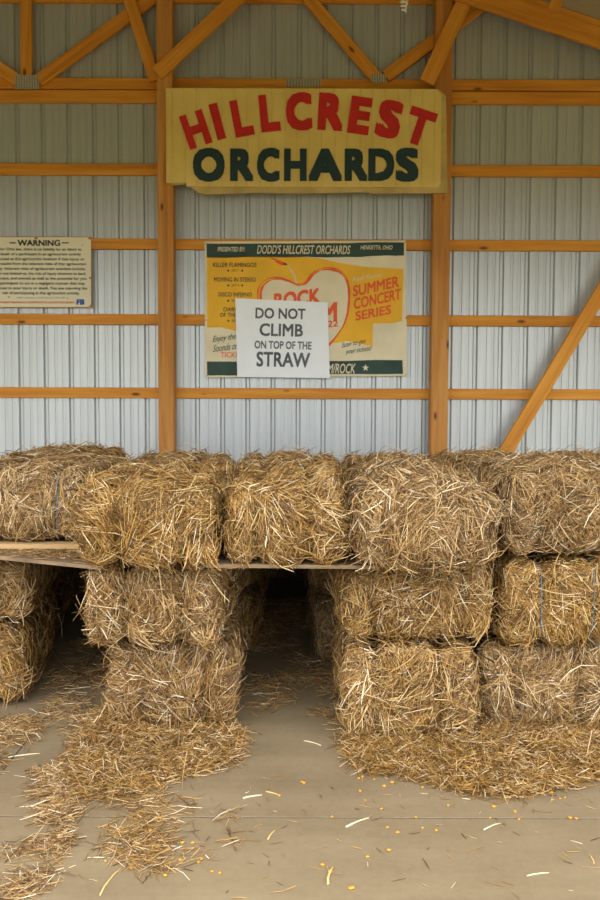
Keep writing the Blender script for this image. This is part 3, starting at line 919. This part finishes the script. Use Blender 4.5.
# ------------------------------------------------------------------ boards carrying the top layer
def sheet(name, corners, z0, z1, label):
    n_ = len(corners)
    v = [(x, y, z0) for x, y in corners] + [(x, y, z1) for x, y in corners]
    f = [tuple(range(n_ - 1, -1, -1)), tuple(range(n_, 2 * n_))] + [(i, (i + 1) % n_, (i + 1) % n_ + n_, i + n_) for i in range(n_)]
    o = link(name, mesh(name, v, f), 'lath' if name == 'wooden_lath' else 'plywood')
    tag(o, label, 'board')
    return o
def fx(px, d): return (px - 300) * d / F
sheet('plywood_board', [(fx(203, 3.075), 3.075), (fx(377, 3.06), 3.06), (fx(377, 2.98) + 0.02, 6.75), (fx(203, 3.0) - 0.02, 6.75)], Z2, TZ, 'weathered thin plywood board spanning the dark central tunnel')
sheet('plywood_board', [(-1.9, 3.36), (fx(0, 3.29), 3.29), (fx(100, 3.10), 3.10), (fx(100, 3.10) - 0.02, 6.75), (-1.9, 6.75)], 0.640, 0.654, 'dark plywood board roofing the tunnel at the left edge')
sheet('wooden_lath', [(-1.9, 3.445), (fx(84, 3.445), 3.445), (fx(84, 3.445), 3.54), (-1.9, 3.54)], 0.656, 0.674, 'pale wooden lath under the leftmost top-layer bale')
sheet('wooden_lath', [(-1.9, 4.1), (-0.86, 4.1), (-0.86, 4.2), (-1.9, 4.2)], 0.654, 0.674, 'wooden lath farther back under the leftmost top-layer bale')

# ------------------------------------------------------------------ loose straw on the floor
def in_poly(x, y, poly):
    r_ = np.zeros(len(x), bool); n_ = len(poly)
    for i in range(n_):
        (x0, y0), (x1, y1) = poly[i], poly[(i + 1) % n_]
        c_ = ((y0 > y) != (y1 > y)) & (x < (x1 - x0) * (y - y0) / (y1 - y0 + 1e-12) + x0)
        r_ ^= c_
    return r_
def litter(label, n, poly, height, zb=0.0, clump=0.0, seed=0, peaks=(), lmin=0.012, lk=0.010, mat='straw_dull'):
    g = np.random.default_rng(seed)
    poly = [tuple(G(*p_, zb).xy) for p_ in poly]
    arr = np.array(poly); lo = arr.min(0); hi = arr.max(0)
    X = []; 
    kx = g.normal(size=(6, 2)) * 11; ph = g.uniform(0, 6.28, 6)
    cnt = 0
    while cnt < n:
        p = g.uniform(lo, hi, (n, 2))
        m_ = in_poly(p[:, 0], p[:, 1], poly)
        if clump > 0:
            w = 0.5 + 0.5 * np.clip(2.2 * np.sin(p @ kx.T + ph).mean(-1), -1, 1)
            m_ &= g.random(n) < (w ** (3 * clump))
        p = p[m_]; X.append(p); cnt += len(p)
    xy = np.concatenate(X)[:n]
    xy += g.normal(0, 0.022, xy.shape)
    hgt = np.zeros(n)
    for cx, cy, rx, ry, hh in peaks:
        hgt = np.maximum(hgt, hh * np.exp(-((xy[:, 0] - cx) / rx) ** 2 - ((xy[:, 1] - cy) / ry) ** 2))
    z = 0.002 + g.random(n) * (height + hgt)
    ln = np.minimum(g.gamma(4.0, lk, n) + lmin, 0.2)
    th = g.uniform(0, 6.28, n)
    tilt = g.normal(0, 0.38, n) * np.clip((z + 0.004) / 0.02, 0.05, 1)
    K = 3
    t = np.linspace(-0.5, 0.5, K)[None, :] * ln[:, None]
    bend = g.normal(0, 2.0, n)[:, None]
    px = xy[:, :1] + np.cos(th)[:, None] * t - np.sin(th)[:, None] * bend * t ** 2
    py = xy[:, 1:] + np.sin(th)[:, None] * t + np.cos(th)[:, None] * bend * t ** 2
    pz = zb + np.maximum(0.0015, z[:, None] + tilt[:, None] * t)
    me = strands_mesh('loose_straw', np.stack([px, py, pz], -1), g.uniform(0.0008, 0.0017, n), mat)
    o = link('loose_straw', me)
    tag(o, label, 'straw', None, 'stuff')
    return o
xl = fx(176, 3.24)
litter('loose straw heaped around the foot of the left-hand bale pillar', 7000,
       [(72, 745), (100, 722), (112, 712), (238, 728), (244, 745), (232, 768), (190, 776), (150, 792), (118, 802), (85, 800), (68, 775)], 0.018, seed=1,
       peaks=[(xl, 3.10, 0.36, 0.10, 0.015), (xl - 0.30, 3.25, 0.12, 0.2, 0.05)])
litter('loose straw heaped along the foot of the right-hand bales', 13000,
       [(343, 742), (350, 762), (362, 774), (400, 776), (440, 786), (480, 796), (520, 798), (560, 788), (605, 776), (605, 722), (478, 728), (478, 750), (346, 735)], 0.02, seed=2,
       peaks=[(fx(411, 3.1), 2.95, 0.3, 0.08, 0.012), (fx(560, 3.2), 3.05, 0.5, 0.14, 0.03), (fx(490, 3.05), 3.05, 0.2, 0.15, 0.045)])
litter('trail of scattered straw along the left edge of the floor', 1500,
       [(34, 772), (64, 764), (74, 800), (72, 832), (56, 858), (36, 890), (-10, 910), (-10, 862), (20, 842), (42, 812)], 0.006, seed=3, clump=0.6)
litter('thin patch of scattered straw in front of the left-hand pillar', 700,
       [(88, 810), (150, 795), (205, 800), (235, 812), (235, 850), (205, 870), (150, 875), (95, 850)], 0.004, seed=4, clump=0.9)
litter('loose straw under the leftmost floor bale', 700, [(-10, 725), (30, 716), (42, 728), (20, 752), (-10, 775)], 0.008, seed=5, clump=0.3)
litter('dim straw strewn on the floor inside the central tunnel', 420, [(246, 725), (252, 690), (285, 668), (335, 672), (344, 745), (330, 720), (290, 704), (262, 712)], 0.004, seed=6, clump=0.6)
litter('dim straw strewn on the floor inside the left-hand tunnel', 500, [(36, 718), (60, 690), (105, 700), (100, 722), (75, 742), (60, 722)], 0.005, seed=7, clump=0.6)
litter('sparse straw bits over the open concrete floor', 170, [(0, 895), (5, 770), (120, 790), (340, 770), (600, 800), (600, 898)], 0.001, seed=8, lmin=0.006, lk=0.006)
litter('straw bits fallen on the dark board at the left edge', 420, [(-10, 552), (90, 551), (92, 562), (40, 557), (-10, 555)], 0.004, zb=0.654, seed=9, lmin=0.01, lk=0.006)

litter('added straw darkening the floor deep in the central tunnel', 1500, [(246, 700), (252, 650), (275, 600), (305, 600), (325, 640), (338, 690), (300, 682)], 0.010, seed=10, clump=0.25)  # extra straw put in to darken the tunnel floor
litter('added straw darkening the floor deep in the left-hand tunnel', 900, [(45, 690), (80, 640), (130, 620), (150, 650), (105, 690)], 0.010, seed=12, clump=0.3)  # the same added darkening layer for the left-hand tunnel

# single stalks that lie clear of the heaps
def stalk(x0, y0, x1, y1, rad, mat, label):
    rad *= 0.72
    a_ = G(x0, y0); c_ = G(x1, y1)
    mid = (a_ + c_) / 2
    o_ = Vector((-(c_ - a_).y, (c_ - a_).x, 0)) * 0.05
    pts = [a_ - mid, (a_ - mid) * 0.4 + o_, (c_ - mid) * 0.4 + o_, c_ - mid]
    pts = [p_ + Vector((0, 0, rad)) for p_ in pts]
    o = link('straw_stalk', mesh('straw_stalk', *tube_data(pts, [rad, rad, rad * 0.95, rad * 0.7], 7), True), mat)
    o.location = mid
    tag(o, label, 'straw stalk', 'single stalks lying on the concrete')
plain('stalk_pale', (0.5280, 0.4480, 0.2880), 0.55); plain('stalk_gold', (0.5280, 0.3600, 0.1280), 0.55)
stalk(243, 799, 262, 796, 0.004, 'stalk_pale', 'whitish straw stalk lying between the two floor heaps')
stalk(100, 896, 122, 868, 0.0028, 'stalk_gold', 'long golden straw stalk at the bottom edge left of centre')
stalk(346, 828, 369, 819, 0.0042, 'stalk_pale', 'thick pale straw stalk crossing the floor joint')
stalk(527, 876.5, 549, 873.5, 0.0026, 'stalk_pale', 'pale straw stalk lying low in the right foreground')
stalk(484, 830.5, 500, 824, 0.0032, 'stalk_pale', 'short pale stalk just below the floor joint at right')
stalk(589, 855, 594, 864, 0.0026, 'stalk_gold', 'short straw piece near the right edge of the foreground')
stalk(328, 885, 333, 868, 0.0045, 'stalk_gold', 'curled golden straw blade in the central foreground')
stalk(304, 741, 321, 746, 0.003, 'stalk_pale', 'pale straw stalk at the mouth of the central tunnel')
stalk(266, 792, 279, 796, 0.003, 'stalk_gold', 'golden straw stalk beside the whitish one')
stalk(8, 758, 40, 754, 0.003, 'stalk_pale', 'pale straw stalk across the lengthwise floor joint at left')
stalk(268, 840, 275, 831, 0.0028, 'stalk_gold', 'small straw piece alone on the concrete left of centre')

# ------------------------------------------------------------------ corn kernels
def kernel_mesh():
    v = []; f = []
    rings = [(-0.0055, 0.0006), (-0.0045, 0.0026), (-0.001, 0.0040), (0.002, 0.0043), (0.0042, 0.0034), (0.0052, 0.0008)]
    S = 8
    for x, r_ in rings:
        for k in range(S):
            w = 2 * math.pi * k / S
            v.append((x, r_ * math.cos(w), 0.0022 + 0.55 * r_ * math.sin(w)))
    for i in range(len(rings) - 1):
        for k in range(S):
            k2 = (k + 1) % S
            f.append((i * S + k, (i + 1) * S + k, (i + 1) * S + k2, i * S + k2))
    f.append(tuple(range(S))); f.append(tuple(range(len(v) - 1, len(v) - S - 1, -1)))
    me = mesh('corn_kernel', v, f, True); me.materials.append(MATS['corn']); return me
KM = kernel_mesh()
kr_px = [(4, 165), (120, 142), (118, 158), (125, 155), (120, 183), (130, 202), (148, 160), (168, 173), (184, 166), (163, 219), (175, 256), (195, 266), (232, 236), (245, 257), (272, 262),
         (245, 176), (266, 158), (271, 165), (283, 162), (303, 163), (296, 212), (135, 315), (45, 331), (60, 345), (105, 377), (380, 237), (388, 215), (415, 195), (438, 240), (430, 225),
         (440, 180), (450, 187), (463, 178), (445, 190), (487, 182), (503, 186), (520, 198), (530, 196), (505, 201), (535, 172), (540, 237), (552, 238), (560, 160), (580, 157), (590, 156),
         (330, 158), (350, 160), (237, 156), (222, 157), (541, 167), (470, 181), (178, 302), (100, 378), (64, 235), (8, 167)]
kl_px = [(300, 290), (330, 352), (360, 321), (365, 287), (385, 287), (424, 344), (440, 347), (211, 323), (263, 338), (397, 325), (403, 320), (558, 192), (60, 285), (300, 262), (40, 300), (120, 318)]
for (lst, ox, lb, gpn) in ((kr_px, 300, 'loose orange corn kernel on the concrete before the right-hand heap', 'corn kernels right'), (kl_px, 0, 'loose orange corn kernel among the thin straw at left', 'corn kernels left')):
    for x, y in lst:
        q = G(ox + x / 2, 700 + y / 2)
        o = link('corn_kernel', KM); o.location = (q.x, q.y, 0.0005)
        s = random.uniform(0.85, 1.25); o.scale = (s, s, s); o.rotation_euler = (0, 0, random.uniform(0, 6.28))
        tag(o, lb, 'corn kernel', gpn)
